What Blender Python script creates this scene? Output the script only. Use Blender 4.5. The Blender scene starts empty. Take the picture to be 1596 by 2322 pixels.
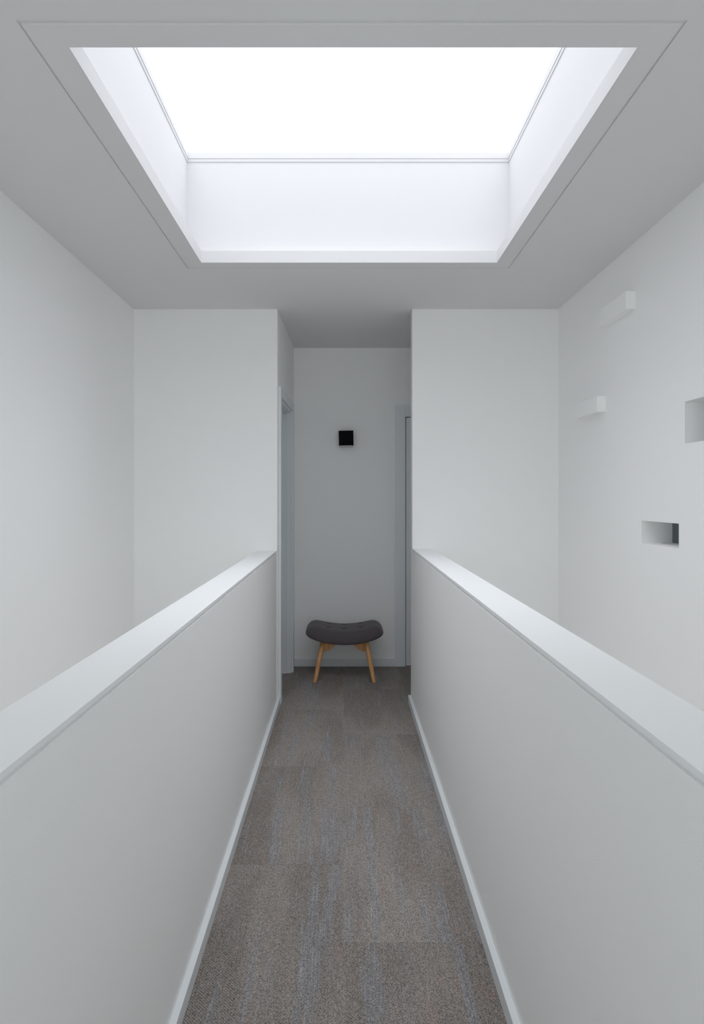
import bpy, bmesh, math, random
from mathutils import Vector, Matrix

sc = bpy.context.scene
COL = sc.collection
PI = math.pi
H = 1.45            # eye height
ZC = 2.735          # ceiling
XL, XR = -1.448, 1.470      # side walls of the stair void
YP = 4.697          # face of the end walls that frame the passage
YB = 5.827          # end wall of the passage
YN = -1.70          # wall behind the camera
ZLOW = -2.75        # lower storey floor

# ------------------------------------------------------------------ helpers
def link(name, bm, mat, parent=None, smooth=False, bevel=None, recalc=True):
    if recalc:
        bmesh.ops.recalc_face_normals(bm, faces=bm.faces[:])
    me = bpy.data.meshes.new(name)
    bm.to_mesh(me); bm.free()
    o = bpy.data.objects.new(name, me)
    COL.objects.link(o)
    if mat is not None:
        me.materials.append(mat)
    if smooth:
        for p in me.polygons: p.use_smooth = True
    if bevel:
        md = o.modifiers.new('bevel', 'BEVEL'); md.width = bevel; md.segments = 3
        md.limit_method = 'ANGLE'; md.angle_limit = math.radians(40)
    if parent is not None:
        o.parent = parent
    return o

def box(bm, x0, x1, y0, y1, z0, z1):
    x0, x1 = min(x0, x1), max(x0, x1); y0, y1 = min(y0, y1), max(y0, y1); z0, z1 = min(z0, z1), max(z0, z1)
    v = [bm.verts.new(p) for p in ((x0,y0,z0),(x1,y0,z0),(x1,y1,z0),(x0,y1,z0),(x0,y0,z1),(x1,y0,z1),(x1,y1,z1),(x0,y1,z1))]
    for f in ((0,3,2,1),(4,5,6,7),(0,1,5,4),(1,2,6,5),(2,3,7,6),(3,0,4,7)):
        bm.faces.new([v[i] for i in f])
    return v

def boxes(name, lst, mat, parent=None, bevel=None):
    bm = bmesh.new()
    for b in lst: box(bm, *b)
    return link(name, bm, mat, parent, bevel=bevel)

def struct(o):
    o['kind'] = 'structure'; return o

def empty(name, loc=(0,0,0), rotz=0.0):
    o = bpy.data.objects.new(name, None); COL.objects.link(o)
    o.location = loc; o.rotation_euler = (0, 0, rotz); o.empty_display_size = 0.1
    return o

def tag(o, label, cat, group=None):
    o['label'] = label; o['category'] = cat
    if group: o['group'] = group
    return o

# ---------------------------------------------------------------- materials
def nodes(name):
    m = bpy.data.materials.new(name); m.use_nodes = True
    nt = m.node_tree; b = nt.nodes['Principled BSDF']
    return m, nt, b

def paint(name, col, rough=0.6, bump=0.05, scale=260.0, spec=0.3):
    m, nt, b = nodes(name)
    b.inputs['Base Color'].default_value = (*col, 1)
    b.inputs['Roughness'].default_value = rough
    b.inputs['Specular IOR Level'].default_value = spec
    tc = nt.nodes.new('ShaderNodeTexCoord')
    n = nt.nodes.new('ShaderNodeTexNoise'); n.inputs['Scale'].default_value = scale; n.inputs['Detail'].default_value = 3
    bp = nt.nodes.new('ShaderNodeBump'); bp.inputs['Strength'].default_value = bump; bp.inputs['Distance'].default_value = 0.002
    nt.links.new(tc.outputs['Object'], n.inputs['Vector'])
    nt.links.new(n.outputs['Fac'], bp.inputs['Height'])
    nt.links.new(bp.outputs['Normal'], b.inputs['Normal'])
    return m

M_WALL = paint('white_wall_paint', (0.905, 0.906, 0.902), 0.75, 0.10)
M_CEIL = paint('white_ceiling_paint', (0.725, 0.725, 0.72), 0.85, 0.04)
M_TRIM = paint('white_trim_enamel', (0.76, 0.79, 0.81), 0.38, 0.02, 120, 0.4)
M_CAP = paint('white_sill_enamel', (0.885, 0.90, 0.915), 0.5, 0.02, 120, 0.4)
M_SHAFT = paint('dimmed_shaft_white', (0.71, 0.71, 0.72), 0.7, 0.03)  # white darkened in its colour to offset too much light in the shaft
M_BLACK = paint('black_metal_enamel', (0.003, 0.003, 0.0035), 0.6, 0.02, 300, 0.08)
M_GAPSHADE = paint('gap_shade_paint', (0.03, 0.032, 0.034), 0.8, 0.02)  # dark stop colour, puts the shade of the door gap into the paint
M_DARKGLASS = paint('dark_tinted_glass', (0.14, 0.165, 0.172), 0.3, 0.0, 100, 0.3)
M_STEEL = paint('brushed_steel_handle', (0.45, 0.45, 0.46), 0.3, 0.02, 200, 0.8)

def carpet():
    m, nt, b = nodes('loop_pile_carpet_tile')
    N = nt.nodes.new; L = nt.links.new
    def val(v):
        n = N('ShaderNodeValue'); n.outputs[0].default_value = v; return n.outputs[0]
    def mth(op, a, c=None, d=None, clamp=False):
        n = N('ShaderNodeMath'); n.operation = op; n.use_clamp = clamp
        for i, x in enumerate((a, c, d)):
            if x is None: continue
            if isinstance(x, (int, float)): n.inputs[i].default_value = x
            else: L(x, n.inputs[i])
        return n.outputs[0]
    def comb(x, y, z):
        n = N('ShaderNodeCombineXYZ')
        for i, q in enumerate((x, y, z)):
            if isinstance(q, (int, float)): n.inputs[i].default_value = q
            else: L(q, n.inputs[i])
        return n.outputs[0]
    def noise(vec, scale=1.0, detail=2.0, rough=0.5):
        n = N('ShaderNodeTexNoise'); n.inputs['Scale'].default_value = scale
        n.inputs['Detail'].default_value = detail; n.inputs['Roughness'].default_value = rough
        L(vec, n.inputs['Vector']); return n.outputs['Fac']
    def smooth(x, a, c):
        n = N('ShaderNodeMapRange'); n.interpolation_type = 'SMOOTHSTEP'
        n.inputs['From Min'].default_value = a; n.inputs['From Max'].default_value = c
        L(x, n.inputs['Value']); return n.outputs['Result']
    def mix(f, a, c):
        n = N('ShaderNodeMix'); n.data_type = 'RGBA'
        if isinstance(f, (int, float)): n.inputs[0].default_value = f
        else: L(f, n.inputs[0])
        for i, x in ((6, a), (7, c)):
            if isinstance(x, tuple): n.inputs[i].default_value = (*x, 1)
            else: L(x, n.inputs[i])
        return n.outputs[2]
    tc = N('ShaderNodeTexCoord'); sp = N('ShaderNodeSeparateXYZ'); L(tc.outputs['Object'], sp.inputs[0])
    x, y = sp.outputs[0], sp.outputs[1]
    # plank tiles 0.457 x 0.969 in a half-drop bond
    TW, TL = 0.457, 0.969
    cx = mth('FLOOR', mth('DIVIDE', mth('ADD', x, 0.004), TW))
    odd = mth('MODULO', mth('ADD', cx, 40.0), 2.0)
    yy = mth('DIVIDE', mth('SUBTRACT', y, mth('ADD', 2.219, mth('MULTIPLY', odd, TL*0.486))), TL)
    cy = mth('FLOOR', yy)
    cell = comb(cx, cy, 0.0)
    wn = N('ShaderNodeTexWhiteNoise'); wn.noise_dimensions = '3D'; L(cell, wn.inputs['Vector'])
    rnd = wn.outputs['Value']
    off = mth('MULTIPLY', rnd, 37.0)
    fy = mth('FRACT', yy)
    fx = mth('FRACT', mth('DIVIDE', mth('ADD', x, 0.004), TW))
    ey = mth('MULTIPLY', mth('MINIMUM', fy, mth('SUBTRACT', 1.0, fy)), TL)
    ex = mth('MULTIPLY', mth('MINIMUM', fx, mth('SUBTRACT', 1.0, fx)), TW)
    seam = mth('SUBTRACT', 1.0, smooth(ey, 0.0005, 0.0022))
    # blue-grey streaks running with the corridor, interrupted at the tile ends
    s1 = noise(comb(mth('ADD', mth('MULTIPLY', x, 15.0), off), mth('ADD', mth('MULTIPLY', y, 1.1), off), off), 1.0, 2.0, 0.55)
    s2 = noise(comb(mth('MULTIPLY', x, 55.0), mth('ADD', mth('MULTIPLY', y, 2.0), off), 3.0), 1.0, 2.0, 0.5)
    lines = noise(comb(mth('MULTIPLY', x, 330.0), mth('ADD', mth('MULTIPLY', y, 5.0), off), 9.0), 1.0, 1.0, 0.5)
    blue = mth('MULTIPLY', smooth(mth('ADD', s1, mth('MULTIPLY', mth('SUBTRACT', s2, 0.5), 0.55)), 0.50, 0.68), 1.0)
    dark = smooth(noise(comb(mth('MULTIPLY', x, 5.0), mth('ADD', mth('MULTIPLY', y, 1.2), off), mth('ADD', off, 4.0)), 1.0, 1.0), 0.42, 0.62)
    red = smooth(noise(comb(mth('MULTIPLY', x, 30.0), mth('MULTIPLY', y, 13.0), off), 1.0, 2.0), 0.60, 0.72)
    tilev = mth('ADD', 0.93, mth('MULTIPLY', rnd, 0.14))
    # loops: fine yarn grain, in a twill lay on the darker bands
    vor = N('ShaderNodeTexVoronoi'); vor.feature = 'F1'; vor.inputs['Scale'].default_value = 1.0
    L(comb(mth('MULTIPLY', x, 470.0), mth('MULTIPLY', y, 380.0), 0.0), vor.inputs['Vector'])
    loop = vor.outputs['Distance']; lcol = N('ShaderNodeSeparateColor'); L(vor.outputs['Color'], lcol.inputs[0])
    tw = N('ShaderNodeTexWave'); tw.wave_type = 'BANDS'; tw.bands_direction = 'DIAGONAL'
    tw.inputs['Scale'].default_value = 62.0; tw.inputs['Distortion'].default_value = 4.0
    tw.inputs['Detail'].default_value = 2.0; tw.inputs['Detail Scale'].default_value = 3.0
    L(tc.outputs['Object'], tw.inputs['Vector'])
    base = mix(dark, CARPET[0], CARPET[1])
    base = mix(mth('MULTIPLY', red, 0.40), base, CARPET[3])
    base = mix(mth('MULTIPLY', blue, 0.68), base, CARPET[2])
    hi = mth('MULTIPLY', smooth(lines, 0.50, 0.68), mth('ADD', 0.20, mth('MULTIPLY', blue, 0.40)))
    base = mix(hi, base, (0.42, 0.41, 0.41))
    g = mth('ADD', 0.45, mth('MULTIPLY', lcol.outputs[0], 0.96))
    g = mth('MULTIPLY', g, mth('SUBTRACT', 1.22, mth('MULTIPLY', loop, 0.42)))
    gtw = mth('MULTIPLY', mth('SUBTRACT', tw.outputs['Fac'], 0.5), mth('MULTIPLY', mth('MULTIPLY', dark, mth('SUBTRACT', 1.0, blue)), 0.50))
    g = mth('ADD', g, gtw)
    g = mth('MULTIPLY', mth('MULTIPLY', g, tilev), mth('SUBTRACT', 1.0, mth('MULTIPLY', seam, 0.16)))
    mul = N('ShaderNodeVectorMath'); mul.operation = 'SCALE'; L(base, mul.inputs[0]); L(g, mul.inputs['Scale'])
    L(mul.outputs[0], b.inputs['Base Color'])
    b.inputs['Roughness'].default_value = 0.95; b.inputs['Specular IOR Level'].default_value = 0.05
    bp = N('ShaderNodeBump'); bp.inputs['Strength'].default_value = 0.35; bp.inputs['Distance'].default_value = 0.002
    bp.invert = True
    L(mth('ADD', loop, mth('MULTIPLY', seam, 1.0)), bp.inputs['Height']); L(bp.outputs['Normal'], b.inputs['Normal'])
    return m
CARPET = [(0.305, 0.273, 0.250), (0.252, 0.224, 0.204), (0.266, 0.266, 0.280), (0.34, 0.235, 0.210)]
M_CARPET = carpet()

def fabric():
    m, nt, b = nodes('charcoal_wool_fabric')
    N = nt.nodes.new; L = nt.links.new
    tc = N('ShaderNodeTexCoord')
    n = N('ShaderNodeTexNoise'); n.inputs['Scale'].default_value = 420; n.inputs['Detail'].default_value = 3
    L(tc.outputs['Object'], n.inputs['Vector'])
    r = N('ShaderNodeValToRGB'); r.color_ramp.elements[0].position = .3; r.color_ramp.elements[1].position = .7
    r.color_ramp.elements[0].color = (0.078, 0.066, 0.072, 1); r.color_ramp.elements[1].color = (0.135, 0.118, 0.126, 1)
    L(n.outputs['Fac'], r.inputs['Fac']); L(r.outputs['Color'], b.inputs['Base Color'])
    bp = N('ShaderNodeBump'); bp.inputs['Strength'].default_value = 0.35; bp.inputs['Distance'].default_value = 0.001
    L(n.outputs['Fac'], bp.inputs['Height']); L(bp.outputs['Normal'], b.inputs['Normal'])
    b.inputs['Roughness'].default_value = 0.92; b.inputs['Specular IOR Level'].default_value = 0.15
    b.inputs['Sheen Weight'].default_value = 0.15
    return m
M_FAB = fabric()

def wood():
    m, nt, b = nodes('honey_ash_wood')
    N = nt.nodes.new; L = nt.links.new
    tc = N('ShaderNodeTexCoord'); mp = N('ShaderNodeMapping'); mp.inputs['Scale'].default_value = (70, 70, 6)
    L(tc.outputs['Object'], mp.inputs['Vector'])
    n = N('ShaderNodeTexNoise'); n.inputs['Scale'].default_value = 1; n.inputs['Detail'].default_value = 5; n.inputs['Distortion'].default_value = .6
    L(mp.outputs[0], n.inputs['Vector'])
    r = N('ShaderNodeValToRGB')
    r.color_ramp.elements[0].position = .25; r.color_ramp.elements[0].color = (0.56, 0.265, 0.100, 1)
    r.color_ramp.elements[1].position = .75; r.color_ramp.elements[1].color = (0.80, 0.45, 0.20, 1)
    L(n.outputs['Fac'], r.inputs['Fac']); L(r.outputs['Color'], b.inputs['Base Color'])
    b.inputs['Roughness'].default_value = 0.42
    return m
M_WOOD = wood()

def glass(name, tint):
    m = bpy.data.materials.new(name); m.use_nodes = True
    nt = m.node_tree; nt.nodes.clear()
    out = nt.nodes.new('ShaderNodeOutputMaterial'); mx = nt.nodes.new('ShaderNodeMixShader')
    tr = nt.nodes.new('ShaderNodeBsdfTransparent'); gl = nt.nodes.new('ShaderNodeBsdfGlossy')
    fr = nt.nodes.new('ShaderNodeFresnel'); fr.inputs['IOR'].default_value = 1.45
    sc_ = nt.nodes.new('ShaderNodeMath'); sc_.operation = 'MULTIPLY'; sc_.inputs[1].default_value = 0.5
    gl.inputs['Roughness'].default_value = 0.02
    tr.inputs['Color'].default_value = (*tint, 1)
    geo = nt.nodes.new('ShaderNodeNewGeometry'); inv_ = nt.nodes.new('ShaderNodeMath'); inv_.operation = 'SUBTRACT'; inv_.inputs[0].default_value = 1.0
    fm = nt.nodes.new('ShaderNodeMath'); fm.operation = 'MULTIPLY'
    nt.links.new(geo.outputs['Backfacing'], inv_.inputs[1]); nt.links.new(fr.outputs[0], fm.inputs[0]); nt.links.new(inv_.outputs[0], fm.inputs[1])
    nt.links.new(fm.outputs[0], sc_.inputs[0]); nt.links.new(sc_.outputs[0], mx.inputs[0])
    nt.links.new(tr.outputs[0], mx.inputs[1]); nt.links.new(gl.outputs[0], mx.inputs[2])
    nt.links.new(mx.outputs[0], out.inputs['Surface'])
    return m
M_GLASS = glass('clear_window_glass', (0.965, 0.985, 0.98))
M_SKYGLASS = glass('tinted_skylight_glass', (0.912, 0.914, 0.917))

# ------------------------------------------------------------------ shell
# bridge and passage floor (carpet) and lower storey floor
XW = 0.466
bm = bmesh.new()
box(bm, -0.59, 0.59, YN, 4.74, -0.22, 0.0)
box(bm, -0.61, 1.62, 4.74, 6.00, -0.22, 0.0)
struct(link('floor', bm, M_CARPET))
boxes('floor_lower_storey', [(XL-0.2, XR+0.2, YN-0.2, YP+0.2, ZLOW-0.1, ZLOW)], paint('pale_timber_floor', (0.60, 0.57, 0.52), 0.5), None)['kind'] = 'structure'

# ceiling with the skylight cut out; over the passage it dips a touch towards the end wall
HX0, HX1, HY0, HY1 = -0.887, 0.927, 1.846, 3.853
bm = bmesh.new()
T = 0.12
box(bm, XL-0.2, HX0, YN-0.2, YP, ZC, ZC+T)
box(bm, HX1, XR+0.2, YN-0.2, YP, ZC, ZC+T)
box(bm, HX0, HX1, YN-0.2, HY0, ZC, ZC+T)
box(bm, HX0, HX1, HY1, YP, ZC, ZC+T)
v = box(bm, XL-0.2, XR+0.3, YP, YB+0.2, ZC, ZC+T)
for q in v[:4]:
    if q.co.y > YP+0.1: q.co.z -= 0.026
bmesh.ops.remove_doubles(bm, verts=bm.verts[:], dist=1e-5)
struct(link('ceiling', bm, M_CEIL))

# side walls of the void
LY0, LY1, LZ0, LZ1 = 0.4, 2.2, -1.40, -0.60       # unseen lower-storey window, both sides, added for fill light
struct(boxes('wall_left', [(XL-0.2, XL, YN-0.2, YP+0.12, LZ1, ZC+0.02), (XL-0.2, XL, YN-0.2, YP+0.12, ZLOW, LZ0),
    (XL-0.2, XL, YN-0.2, LY0, LZ0, LZ1), (XL-0.2, XL, LY1, YP+0.12, LZ0, LZ1)], M_WALL))

def wall_right():
    holes = [(3.006, 3.381, 1.219, 1.329), (2.574, 2.952, 1.677, 1.8575)]
    win = (LY0, LY1, LZ0, LZ1)
    y0, y1, z0, z1 = YN-0.2, YP+0.12, ZLOW, ZC+0.02
    ys = sorted({y0, y1, LY0, LY1, *[h[0] for h in holes], *[h[1] for h in holes]})
    zs = sorted({z0, z1, LZ0, LZ1, *[h[2] for h in holes], *[h[3] for h in holes]})
    bm = bmesh.new(); vc = {}
    def V(x, y, z):
        k = (round(x,5), round(y,5), round(z,5))
        if k not in vc: vc[k] = bm.verts.new((x, y, z))
        return vc[k]
    def Q(*p): bm.faces.new([V(*q) for q in p])
    X, D = XR, 0.155
    for a, c in zip(ys, ys[1:]):
        for e, f in zip(zs, zs[1:]):
            hole = any(h[0]-1e-6 <= a and c <= h[1]+1e-6 and h[2]-1e-6 <= e and f <= h[3]+1e-6 for h in holes+[win])
            if not hole: Q((X,a,e),(X,a,f),(X,c,f),(X,c,e))
    B = XR+0.30
    for (a, c, e, f) in ((y0,y1,z0,LZ0),(y0,y1,LZ1,z1),(y0,LY0,LZ0,LZ1),(LY1,y1,LZ0,LZ1)):
        bm.faces.new([bm.verts.new(q) for q in ((B,a,e),(B,c,e),(B,c,f),(B,a,f))])
    for pts in (((X,LY0,LZ0),(B,LY0,LZ0),(B,LY0,LZ1),(X,LY0,LZ1)), ((X,LY1,LZ0),(B,LY1,LZ0),(B,LY1,LZ1),(X,LY1,LZ1)),
                ((X,LY0,LZ0),(X,LY1,LZ0),(B,LY1,LZ0),(B,LY0,LZ0)), ((X,LY0,LZ1),(X,LY1,LZ1),(B,LY1,LZ1),(B,LY0,LZ1))):
        bm.faces.new([bm.verts.new(q) for q in pts])
    # edges closing the wall body
    for e, f in zip(zs, zs[1:]):
        Q((X,y0,e),(B,y0,e),(B,y0,f),(X,y0,f)); Q((X,y1,e),(X,y1,f),(B,y1,f),(B,y1,e))
    for a, c in zip(ys, ys[1:]):
        Q((X,a,z0),(X,c,z0),(B,c,z0),(B,a,z0)); Q((X,a,z1),(B,a,z1),(B,c,z1),(X,c,z1))
    w = link('wall_right', bm, M_WALL, recalc=False)
    struct(w)
    for h in holes:
        a, c, e, f = h
        bm = bmesh.new(); t = 0.012
        # thin lining of the recess
        XF = X+0.0006
        box(bm, XF, X+D, a-t, a, e-t, f+t); box(bm, XF, X+D, c, c+t, e-t, f+t)
        box(bm, XF, X+D, a, c, e-t, e); box(bm, XF, X+D, a, c, f, f+t)
        box(bm, X+D, X+D+t, a-t, c+t, e-t, f+t)
        nl = link('niche', bm, M_WALL, w)
        bm = bmesh.new(); box(bm, X+D-0.004, X+D-0.0005, a+0.001, c-0.001, e+0.001, f-0.001)
        link('glass_pane', bm, M_DARKGLASS, nl)
    return w
wall_right()

# end walls that frame the passage
AY = lambda y: -0.461 + (y-YP)*(0.029/1.13)      # slightly splayed left wall of the passage
ANG = -math.atan(0.029/1.13)
struct(boxes('wall_end_left', [(XL, -0.461, YP, YP+0.055, ZLOW, ZC+0.01), (XL, -0.60, YP+0.055, YP+0.12, ZLOW, ZC+0.01)], M_WALL))
struct(boxes('wall_end_right', [(XW, XR, YP, 4.800, ZLOW, ZC+0.01)], M_WALL))
struct(boxes('wall_passage_end', [(-0.9, 0.515, YB, YB+0.15, 0.0, ZC+0.01), (1.345, 1.72, YB, YB+0.15, 0.0, ZC+0.01), (0.515, 1.345, YB, YB+0.15, H+0.681, ZC+0.01)], M_WALL))
struct(boxes('wall_passage_right', [(1.60, 1.72, 4.80, 5.00, 0.0, ZC+0.01), (1.60, 1.72, 5.30, YB, 0.0, ZC+0.01), (1.60, 1.72, 5.00, 5.30, 0.0, 0.75),
    (1.60, 1.72, 5.00, 5.30, 1.25, ZC+0.01), (XR, 1.72, 4.75, 4.80, 0.0, ZC+0.01)], M_WALL))
W5 = empty('fill_window_5', (1.66, 5.00, 0.75)); W5['kind'] = 'structure'       # unseen little window round the corner, added to lighten the passage
boxes('window_frame', [(-0.03, 0.03, 0, 0.025, 0, 0.5), (-0.03, 0.03, 0.275, 0.30, 0, 0.5), (-0.03, 0.03, 0.025, 0.275, 0, 0.025), (-0.03, 0.03, 0.025, 0.275, 0.475, 0.5)], M_TRIM, W5)
boxes('glass_pane', [(-0.004, 0.004, 0.02, 0.28, 0.02, 0.48)], M_GLASS, W5)
BX0, BX1, BZ0, BZ1 = -1.30, 1.32, 0.0, 2.45      # unseen glazing behind the camera, added as a source of fill light
struct(boxes('wall_back', [(XL-0.2, BX0, YN-0.2, YN, ZLOW, ZC+0.02), (BX1, XR+0.2, YN-0.2, YN, ZLOW, ZC+0.02),
    (BX0, BX1, YN-0.2, YN, ZLOW, BZ0), (BX0, BX1, YN-0.2, YN, BZ1, ZC+0.02)], M_WALL))
W2 = empty('fill_window_2', (0, YN-0.1, BZ0)); W2['kind'] = 'structure'
fr = [(BX0, BX0+0.05, -0.03, 0.03, 0, BZ1-BZ0), (BX1-0.05, BX1, -0.03, 0.03, 0, BZ1-BZ0),
      (BX0+0.05, BX1-0.05, -0.03, 0.03, 0, 0.05), (BX0+0.05, BX1-0.05, -0.03, 0.03, BZ1-BZ0-0.05, BZ1-BZ0),
      (-0.03, 0.03, -0.03, 0.03, 0.05, BZ1-BZ0-0.05)]
boxes('window_frame', fr, M_TRIM, W2)
boxes('glass_pane', [(BX0+0.04, BX1-0.04, -0.004, 0.004, 0.04, BZ1-BZ0-0.04)], M_GLASS, W2)
# lower storey: wall under the passage side
# passage left wall with door opening, built along its own slightly splayed line
WL = empty('wall_passage_left', (-0.461, YP, 0), ANG); WL['kind'] = 'structure'
OY0, OY1, OZ = 0.128, 0.918, H+0.700    # door opening along the wall (local y)
boxes('wall_face', [(-0.14, 0, 0.055, OY0, 0, ZC+0.01), (-0.14, 0, OY1, 1.14, 0, ZC+0.01), (-0.14, 0, OY0, OY1, OZ, ZC+0.01)], M_WALL, WL)

# parapets of the bridge
Y0P = YN
def parapet(side, xw, xo, ztop, cap_name, wname):
    s = side
    capt, gap = 0.012, 0.0075
    a = s*xw; b = s*xo
    struct(boxes(wname, [(a, b, Y0P, YP, -0.30, ztop-capt-gap), (a+s*0.008, b-s*0.008, Y0P, YP, ztop-capt-gap, ztop-capt)], M_WALL))
    c = struct(boxes(cap_name, [(a, b, Y0P, YP, ztop-capt, ztop)], M_CAP, bevel=0.0012))
    return c
parapet(-1, XW, 0.598, H-0.374, 'trim_1', 'wall_parapet_left')
parapet(1, XW, 0.600, H-0.360, 'trim_2', 'wall_parapet_right')

# skirting
bh, bx = 0.050, 0.446
def skirting(name, lst, bev=0.0015): return struct(boxes(name, lst, M_TRIM, bevel=bev))
skirting('baseboard_left', [(-XW, -bx, Y0P, YP+0.060, 0, bh)])
skirting('baseboard_right', [(bx, XW, Y0P, 4.800, 0, bh+0.004)])
skirting('baseboard_end', [(-0.432, 0.430, YB-0.012, YB, 0, 0.064)])

# ----------------------------------------------------------------- doors
# door 1: doorway in the left wall of the passage
D1 = empty('door_1', (-0.461, YP, 0), ANG); D1['kind'] = 'structure'
pt = 0.0175
zt = H+0.765
boxes('architrave', [(0, pt, 0.060, OY0-0.004, 0, zt), (0, pt, OY1+0.004, OY1+0.066, 0, zt), (0, pt, OY0-0.004, OY1+0.004, OZ-0.004+0.004, zt)], M_TRIM, D1, bevel=0.0015)
boxes('door_jamb', [(-0.14, 0.0, OY0-0.0, OY0+0.018, 0, OZ), (-0.14, 0.0, OY1-0.018, OY1, 0, OZ), (-0.14, 0.0, OY0+0.018, OY1-0.018, OZ-0.018, OZ)], M_TRIM, D1, bevel=0.001)
boxes('door_stop', [(-0.085, -0.036, OY0+0.018, OY0+0.030, 0, OZ-0.018), (-0.085, -0.036, OY1-0.030, OY1-0.018, 0, OZ-0.018), (-0.085, -0.036, OY0+0.030, OY1-0.030, OZ-0.030, OZ-0.018)], M_TRIM, D1, bevel=0.001)
boxes('door_leaf', [(-0.122, -0.087, OY0+0.021, OY1-0.021, 0.012, OZ-0.021)], M_TRIM, D1, bevel=0.001)
# door 2: closed door in the end wall
D2 = empty('door_2', (0.93, YB, 0)); D2['kind'] = 'structure'
dx0, dx1, dzt = 0.515-0.93, 1.345-0.93, H+0.681
boxes('architrave', [(dx0-0.086, dx0, -0.016, 0, 0, H+0.773), (dx1, dx1+0.086, -0.016, 0, 0, H+0.773), (dx0, dx1, -0.016, 0, dzt, H+0.773)], M_TRIM, D2, bevel=0.0015)
boxes('door_jamb', [(dx0, dx0+0.006, 0.0, 0.12, 0, dzt), (dx1-0.006, dx1, 0.0, 0.12, 0, dzt), (dx0+0.006, dx1-0.006, 0.0, 0.12, dzt-0.006, dzt)], M_TRIM, D2)
boxes('door_stop', [(dx0+0.006, dx0+0.018, 0.048, 0.12, 0, dzt-0.006), (dx1-0.018, dx1-0.006, 0.048, 0.12, 0, dzt-0.006), (dx0+0.018, dx1-0.018, 0.048, 0.12, dzt-0.018, dzt-0.006)], M_GAPSHADE, D2)
boxes('door_leaf', [(dx0+0.0105, dx1-0.0105, 0.010, 0.047, 0.012, dzt-0.0115)], M_TRIM, D2, bevel=0.001)
bm = bmesh.new()
r = bmesh.ops.create_cone(bm, segments=20, radius1=0.024, radius2=0.024, depth=0.008, cap_ends=True, matrix=Matrix.Translation((dx1-0.07, 0.006, 1.0)) @ Matrix.Rotation(PI/2, 4, 'X'))
bmesh.ops.create_cone(bm, segments=16, radius1=0.008, radius2=0.008, depth=0.05, cap_ends=True, matrix=Matrix.Translation((dx1-0.07, -0.02, 1.0)) @ Matrix.Rotation(PI/2, 4, 'X'))
box(bm, dx1-0.19, dx1-0.062, -0.052, -0.038, 0.992, 1.008)
link('door_handle', bm, M_STEEL, D2, bevel=0.002)

for nm, wx in (('fill_window_3', XL-0.12), ('fill_window_4', XR+0.18)):  # unseen windows, added to light the void from below
    W = empty(nm, (wx, LY0, LZ0)); W['kind'] = 'structure'
    yy, zz = LY1-LY0, LZ1-LZ0
    boxes('window_frame', [(-0.03, 0.03, 0, yy, 0, 0.05), (-0.03, 0.03, 0, yy, zz-0.05, zz)] +
          [(-0.03, 0.03, q-0.025, q+0.025, 0.05, zz-0.05) for q in (0.025, yy*0.25, yy*0.5, yy*0.75, yy-0.025)], M_TRIM, W)
    boxes('glass_pane', [(-0.004, 0.004, 0.02, yy-0.02, 0.02, zz-0.02)], M_GLASS, W)
# --------------------------------------------------------------- skylight
OX0, OX1, OYa, OYb = -0.788, 0.838, 1.957, 3.760
ZS = 3.333
W1 = empty('window_1', ((HX0+HX1)/2, (HY0+HY1)/2, ZC)); W1['kind'] = 'structure'
inv = W1.location.copy()
def ring(name, ox0, ox1, oy0, oy1, ix0, ix1, iy0, iy1, z0, z1, mat, parent, bevel=None, extra=None):
    l = [(ox0, ix0, oy0, oy1, z0, z1), (ix1, ox1, oy0, oy1, z0, z1), (ix0, ix1, oy0, iy0, z0, z1), (ix0, ix1, iy1, oy1, z0, z1)]
    if extra: l += extra
    l = [(a-inv.x, b-inv.x, c-inv.y, d-inv.y, e-inv.z, f-inv.z) for a, b, c, d, e, f in l]
    bm = bmesh.new()
    for q in l: box(bm, *q)
    bmesh.ops.remove_doubles(bm, verts=bm.verts[:], dist=1e-5)
    return link(name, bm, mat, parent, bevel=bevel)
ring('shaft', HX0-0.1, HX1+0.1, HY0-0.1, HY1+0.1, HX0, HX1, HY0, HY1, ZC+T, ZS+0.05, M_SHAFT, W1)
g, gn = 0.007, 0.016
# opening lining: visible flange with a shadow gap to the ceiling, lip 63 mm tall
x0, x1, y0, y1 = HX0+g, HX1-g, HY0+gn, HY1-g
ex = []
for a in ((HX0, x0+0.01, HY0, HY1), (x1-0.01, HX1, HY0, HY1), (x0+0.01, x1-0.01, HY0, y0+0.01), (x0+0.01, x1-0.01, y1-0.01, HY1)):
    ex.append((*a, ZC+0.005, ZC+0.063))
ring('opening_trim', x0, x1, y0, y1, OX0-0.006, OX1+0.006, OYa-0.006, OYb+0.006, ZC-0.0005, ZC+0.063, M_CEIL, W1, extra=ex)
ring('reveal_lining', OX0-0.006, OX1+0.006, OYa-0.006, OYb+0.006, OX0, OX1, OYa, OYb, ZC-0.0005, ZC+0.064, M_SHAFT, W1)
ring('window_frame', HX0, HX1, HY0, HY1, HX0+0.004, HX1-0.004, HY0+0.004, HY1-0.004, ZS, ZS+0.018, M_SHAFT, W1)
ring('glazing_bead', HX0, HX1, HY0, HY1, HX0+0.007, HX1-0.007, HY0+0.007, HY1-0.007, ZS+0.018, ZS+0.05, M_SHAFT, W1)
bm = bmesh.new(); box(bm, HX0-0.04-inv.x, HX1+0.04-inv.x, HY0-0.04-inv.y, HY1+0.04-inv.y, ZS+0.0505-inv.z, ZS+0.0585-inv.z)
link('glass_pane', bm, M_SKYGLASS, W1)

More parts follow.
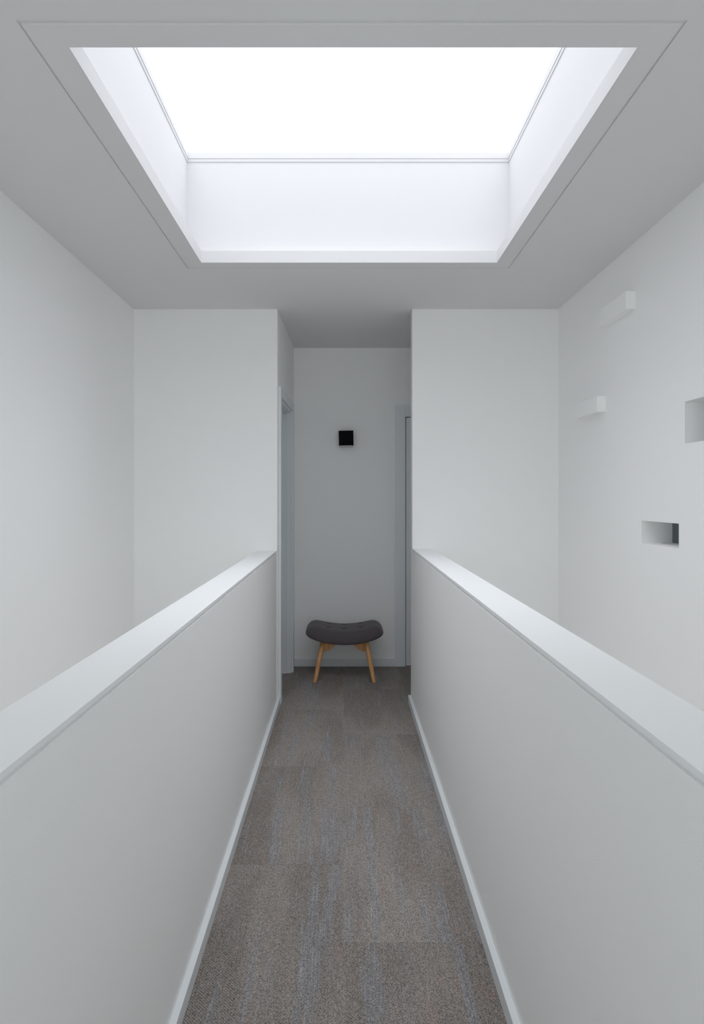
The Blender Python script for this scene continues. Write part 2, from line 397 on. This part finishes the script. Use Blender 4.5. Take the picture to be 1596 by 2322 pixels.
# ------------------------------------------------------------ wall blocks
def block(y0, y1, z0, z1, label):
    yc, zc = (y0+y1)/2, (z0+z1)/2
    bm = bmesh.new(); box(bm, -0.049, 0.0, y0-yc, y1-yc, z0-zc, z1-zc)
    o = link('wall_block', bm, M_WALL, bevel=0.0015); o.location = (XR, yc, zc)
    return tag(o, label, 'wall block', 'white blocks projecting from the right wall')
block(3.456, 3.827, H+0.947, H+1.038, 'upper of the two white blocks projecting from the right wall, near the ceiling')
block(3.849, 4.212, H+0.475, H+0.564, 'lower of the two white blocks projecting from the right wall, nearer the corner')

# ------------------------------------------------------------- wall light
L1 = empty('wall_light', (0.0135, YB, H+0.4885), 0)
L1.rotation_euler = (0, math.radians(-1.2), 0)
tag(L1, 'small square black wall light on the end wall above the stool', 'wall light')
boxes('back_plate', [(-0.056, 0.056, -0.012, 0.0, -0.058, 0.056)], M_STEEL, L1, bevel=0.001)
boxes('lamp_body', [(-0.0615, 0.0615, -0.090, -0.012, -0.0615, 0.0615)], M_BLACK, L1, bevel=0.0012)
boxes('lower_strip', [(-0.057, 0.057, -0.084, -0.013, -0.074, -0.0615)], paint('grey_lamp_strip', (0.45, 0.45, 0.44), 0.3), L1, bevel=0.003)  # grey strip below the lamp body

# ----------------------------------------------------------------- stool
ST = empty('footstool', (0.0, 5.50, 0.0))
tag(ST, 'curved charcoal button-tufted footstool with splayed wooden legs on the carpet', 'stool')
R, THM, HD, TT, ZM = 0.735, 0.410, 0.215, 0.052, 0.352
BUT = [(ux, uy) for ux in (-0.140, 0.0, 0.140) for uy in (-0.075, 0.105)]
def arc(s, d, n):      # s along the width (m), d along depth, n offset along the normal
    th = s/R
    return Vector(((R-n)*math.sin(th), d, ZM + R - (R-n)*math.cos(th)))
def sup(phi, p=6.0):
    c, s_ = math.cos(phi), math.sin(phi)
    k = (abs(c)**p + abs(s_)**p)**(-1/p)
    return c*k, s_*k
def top_n(s, d, r):
    n = -0.030 + (TT+0.030)*max(0.0, 1-r**11)**0.5 * (0.86 + 0.14*(1-r*r))
    for bxx, by in BUT:
        q = ((s-bxx)**2 + (d-by)**2)
        n -= 0.012*math.exp(-q/(2*0.011**2)) + 0.006*math.exp(-q/(2*0.030**2))
    # soft pull creases between neighbouring buttons
    for by in (-0.075, 0.105):
        w = max(0.0, 1-abs(s)/0.19)**0.5
        n -= 0.0022*w*math.exp(-((d-by)**2)/(2*0.008**2))
    return n
SW = R*THM
bm = bmesh.new()
NP, NR = 120, 64
def ringv(fn, rs):
    rows = []
    for r_ in rs:
        row = []
        for i in range(NP):
            cx, cy = sup(2*PI*i/NP)
            s_, d_ = SW*cx*r_, HD*cy*r_*(1-0.05*cx*cx)
            row.append(bm.verts.new(arc(s_, d_, fn(s_, d_, r_))))
        rows.append(row)
    return rows
rs = [math.sin(PI/2*(k/NR)) for k in range(1, NR+1)]
rt = ringv(top_n, rs)
ct = bm.verts.new(arc(0, 0, top_n(0, 0, 0)))
for i in range(NP): bm.faces.new((ct, rt[0][i], rt[0][(i+1) % NP]))
for a, b_ in zip(rt, rt[1:]):
    for i in range(NP): bm.faces.new((a[i], b_[i], b_[(i+1) % NP], a[(i+1) % NP]))
NB = 20
rs2 = [math.sin(PI/2*(k/NB)) for k in range(1, NB)]
rb = ringv(lambda s_, d_, r_: -0.030 - 0.031*max(0.0, 1-r_**18)**0.5, rs2) + [rt[-1]]
cb = bm.verts.new(arc(0, 0, -0.061))
for i in range(NP): bm.faces.new((cb, rb[0][(i+1) % NP], rb[0][i]))
for a, b_ in zip(rb, rb[1:]):
    for i in range(NP): bm.faces.new((a[i], a[(i+1) % NP], b_[(i+1) % NP], b_[i]))
link('seat', bm, M_FAB, ST, smooth=True)
for bxx, by in BUT:
    bm = bmesh.new(); bmesh.ops.create_uvsphere(bm, u_segments=16, v_segments=8, radius=1.0)
    p = arc(bxx, by, top_n(bxx, by, max(abs(bxx)/SW, abs(by)/HD)) + 0.001)
    mat = Matrix.Translation(p) @ Matrix.Rotation(-bxx/R, 4, 'Y') @ Matrix.Diagonal((0.0085, 0.0085, 0.0032, 1))
    bmesh.ops.transform(bm, matrix=mat, verts=bm.verts[:])
    link('button', bm, M_FAB, ST, smooth=True)

def leg(xt, yt, zt_, xb, yb):
    bm = bmesh.new(); n = 24
    prof = [(0.0, 0.0125), (0.004, 0.0142), (0.03, 0.0150), (0.35, 0.0172), (0.7, 0.0188), (1.0, 0.0185)]
    A, B = Vector((xb, yb, 0.0)), Vector((xt, yt, zt_))
    rows = []
    for t, rad in prof:
        c = A.lerp(B, t)
        rows.append([bm.verts.new((c.x+rad*math.cos(2*PI*i/n), c.y+rad*math.sin(2*PI*i/n), c.z)) for i in range(n)])
    for a, b_ in zip(rows, rows[1:]):
        for i in range(n): bm.faces.new((a[i], a[(i+1) % n], b_[(i+1) % n], b_[i]))
    bm.faces.new(rows[0][::-1]); bm.faces.new(rows[-1])
    return link('leg', bm, M_WOOD, ST, smooth=False)
for s_ in (-1, 1):
    leg(s_*0.1645, -0.112, 0.337, s_*0.230, -0.183)
    leg(s_*0.1645, 0.112, 0.337, s_*0.230, 0.170)
for o in COL.objects:
    if o.name.startswith('leg'):
        for p in o.data.polygons: p.use_smooth = len(p.vertices) == 4

def rail(yc):        # arched rail between a pair of legs: deep at the legs, shallow at the middle
    bm = bmesh.new(); n = 40; th = 0.020; rows = []
    for i in range(n+1):
        x = -0.172 + 0.344*i/n
        u = abs(x)/0.172
        zb = 0.300 - 0.012 - 0.062*(0.5-0.5*math.cos(PI*min(1, max(0, (u-0.22)/0.62))))
        zt2 = arc(x, 0, -0.040).z
        rows.append([bm.verts.new(q) for q in ((x, yc-th/2, zb), (x, yc+th/2, zb), (x, yc+th/2, zt2), (x, yc-th/2, zt2))])
    for a, b_ in zip(rows, rows[1:]):
        for i in range(4): bm.faces.new((a[i], a[(i+1) % 4], b_[(i+1) % 4], b_[i]))
    bm.faces.new(rows[0][::-1]); bm.faces.new(rows[-1])
    link('cross_rail', bm, M_WOOD, ST, bevel=0.002)
rail(-0.098); rail(0.098)
for s_ in (-1, 1):
    boxes('side_rail', [(s_*0.172-0.009, s_*0.172+0.009, -0.088, 0.088, 0.262, 0.320)], M_WOOD, ST, bevel=0.002)

# ----------------------------------------------------------------- light
w = bpy.data.worlds.new('overcast_sky'); sc.world = w; w.use_nodes = True
bg = w.node_tree.nodes['Background']
bg.inputs['Color'].default_value = (0.955, 0.98, 1.0, 1)
bg.inputs['Strength'].default_value = 4.25
_n = w.node_tree.nodes.new; _l = w.node_tree.links.new
_tc = _n('ShaderNodeTexCoord'); _sp = _n('ShaderNodeSeparateXYZ'); _r = _n('ShaderNodeValToRGB')
_l(_tc.outputs['Generated'], _sp.inputs[0]); _l(_sp.outputs[2], _r.inputs['Fac']); _l(_r.outputs['Color'], bg.inputs['Color'])
_r.color_ramp.elements[0].position = 0.0; _r.color_ramp.elements[0].color = (0.505, 0.508, 0.52, 1)    # ground outside
_r.color_ramp.elements[1].position = 0.02; _r.color_ramp.elements[1].color = (0.70, 0.73, 0.765, 1)
# thin overcast with the veiled sun high up: the sky is brightest towards the zenith
for _p, _c in ((0.30, 0.40), (0.58, 0.38), (0.86, 1.04)):
    _e = _r.color_ramp.elements.new(_p); _e.color = (_c*0.94, _c*0.958, _c*1.0, 1)
pl = bpy.data.lights.new('skylight_portal', 'AREA'); pl.shape = 'RECTANGLE'
pl.size = HX1-HX0+0.06; pl.size_y = HY1-HY0+0.06; pl.energy = 1.0
pl.cycles.is_portal = True
po = bpy.data.objects.new('skylight_portal', pl); COL.objects.link(po)
po.location = (inv.x, inv.y, ZS+0.09)
pl2 = bpy.data.lights.new('fill_window_portal', 'AREA'); pl2.shape = 'RECTANGLE'
pl2.size = BX1-BX0; pl2.size_y = BZ1-BZ0; pl2.energy = 1.0; pl2.cycles.is_portal = True
po2 = bpy.data.objects.new('fill_window_portal', pl2); COL.objects.link(po2)
po2.location = ((BX0+BX1)/2, YN-0.22, (BZ0+BZ1)/2); po2.rotation_euler = (-PI/2, 0, PI)
q = bpy.data.lights.new('passage_fill_portal', 'AREA'); q.shape = 'RECTANGLE'
q.size = 0.5; q.size_y = 0.3; q.energy = 1.0; q.cycles.is_portal = True
qo = bpy.data.objects.new('passage_fill_portal', q); COL.objects.link(qo)
qo.location = (1.73, 5.15, 1.0); qo.rotation_euler = (0, PI/2, 0)
for sx, rz in ((XL-0.22, -1), (XR+0.32, 1)):
    q = bpy.data.lights.new('side_fill_portal', 'AREA'); q.shape = 'RECTANGLE'
    q.size = LZ1-LZ0; q.size_y = LY1-LY0; q.energy = 1.0; q.cycles.is_portal = True
    qo = bpy.data.objects.new('side_fill_portal', q); COL.objects.link(qo)
    qo.location = (sx, (LY0+LY1)/2, (LZ0+LZ1)/2); qo.rotation_euler = (0, rz*PI/2, 0)

sc.cycles.max_bounces = 16
sc.cycles.diffuse_bounces = 12
sc.cycles.glossy_bounces = 4
sc.cycles.use_denoising = True
sc.cycles.sample_clamp_indirect = 0

# ---------------------------------------------------------------- camera
F = 1550.0
cd = bpy.data.cameras.new('camera'); cam = bpy.data.objects.new('camera', cd); COL.objects.link(cam)
cam.location = (0, 0, H); cam.rotation_euler = (PI/2, 0, 0)
cd.sensor_fit = 'HORIZONTAL'; cd.sensor_width = 36.0; cd.lens = 36.0*F/1596.0
cd.shift_x = (798-781)/1596.0
cd.shift_y = (1125-1161)/1596.0
cd.clip_start = 0.02
sc.camera = cam
sc.view_settings.view_transform = 'Standard'; sc.view_settings.look = 'None'
sc.view_settings.gamma = 1.0; sc.view_settings.use_curve_mapping = False
sc.view_settings.exposure = 0.11
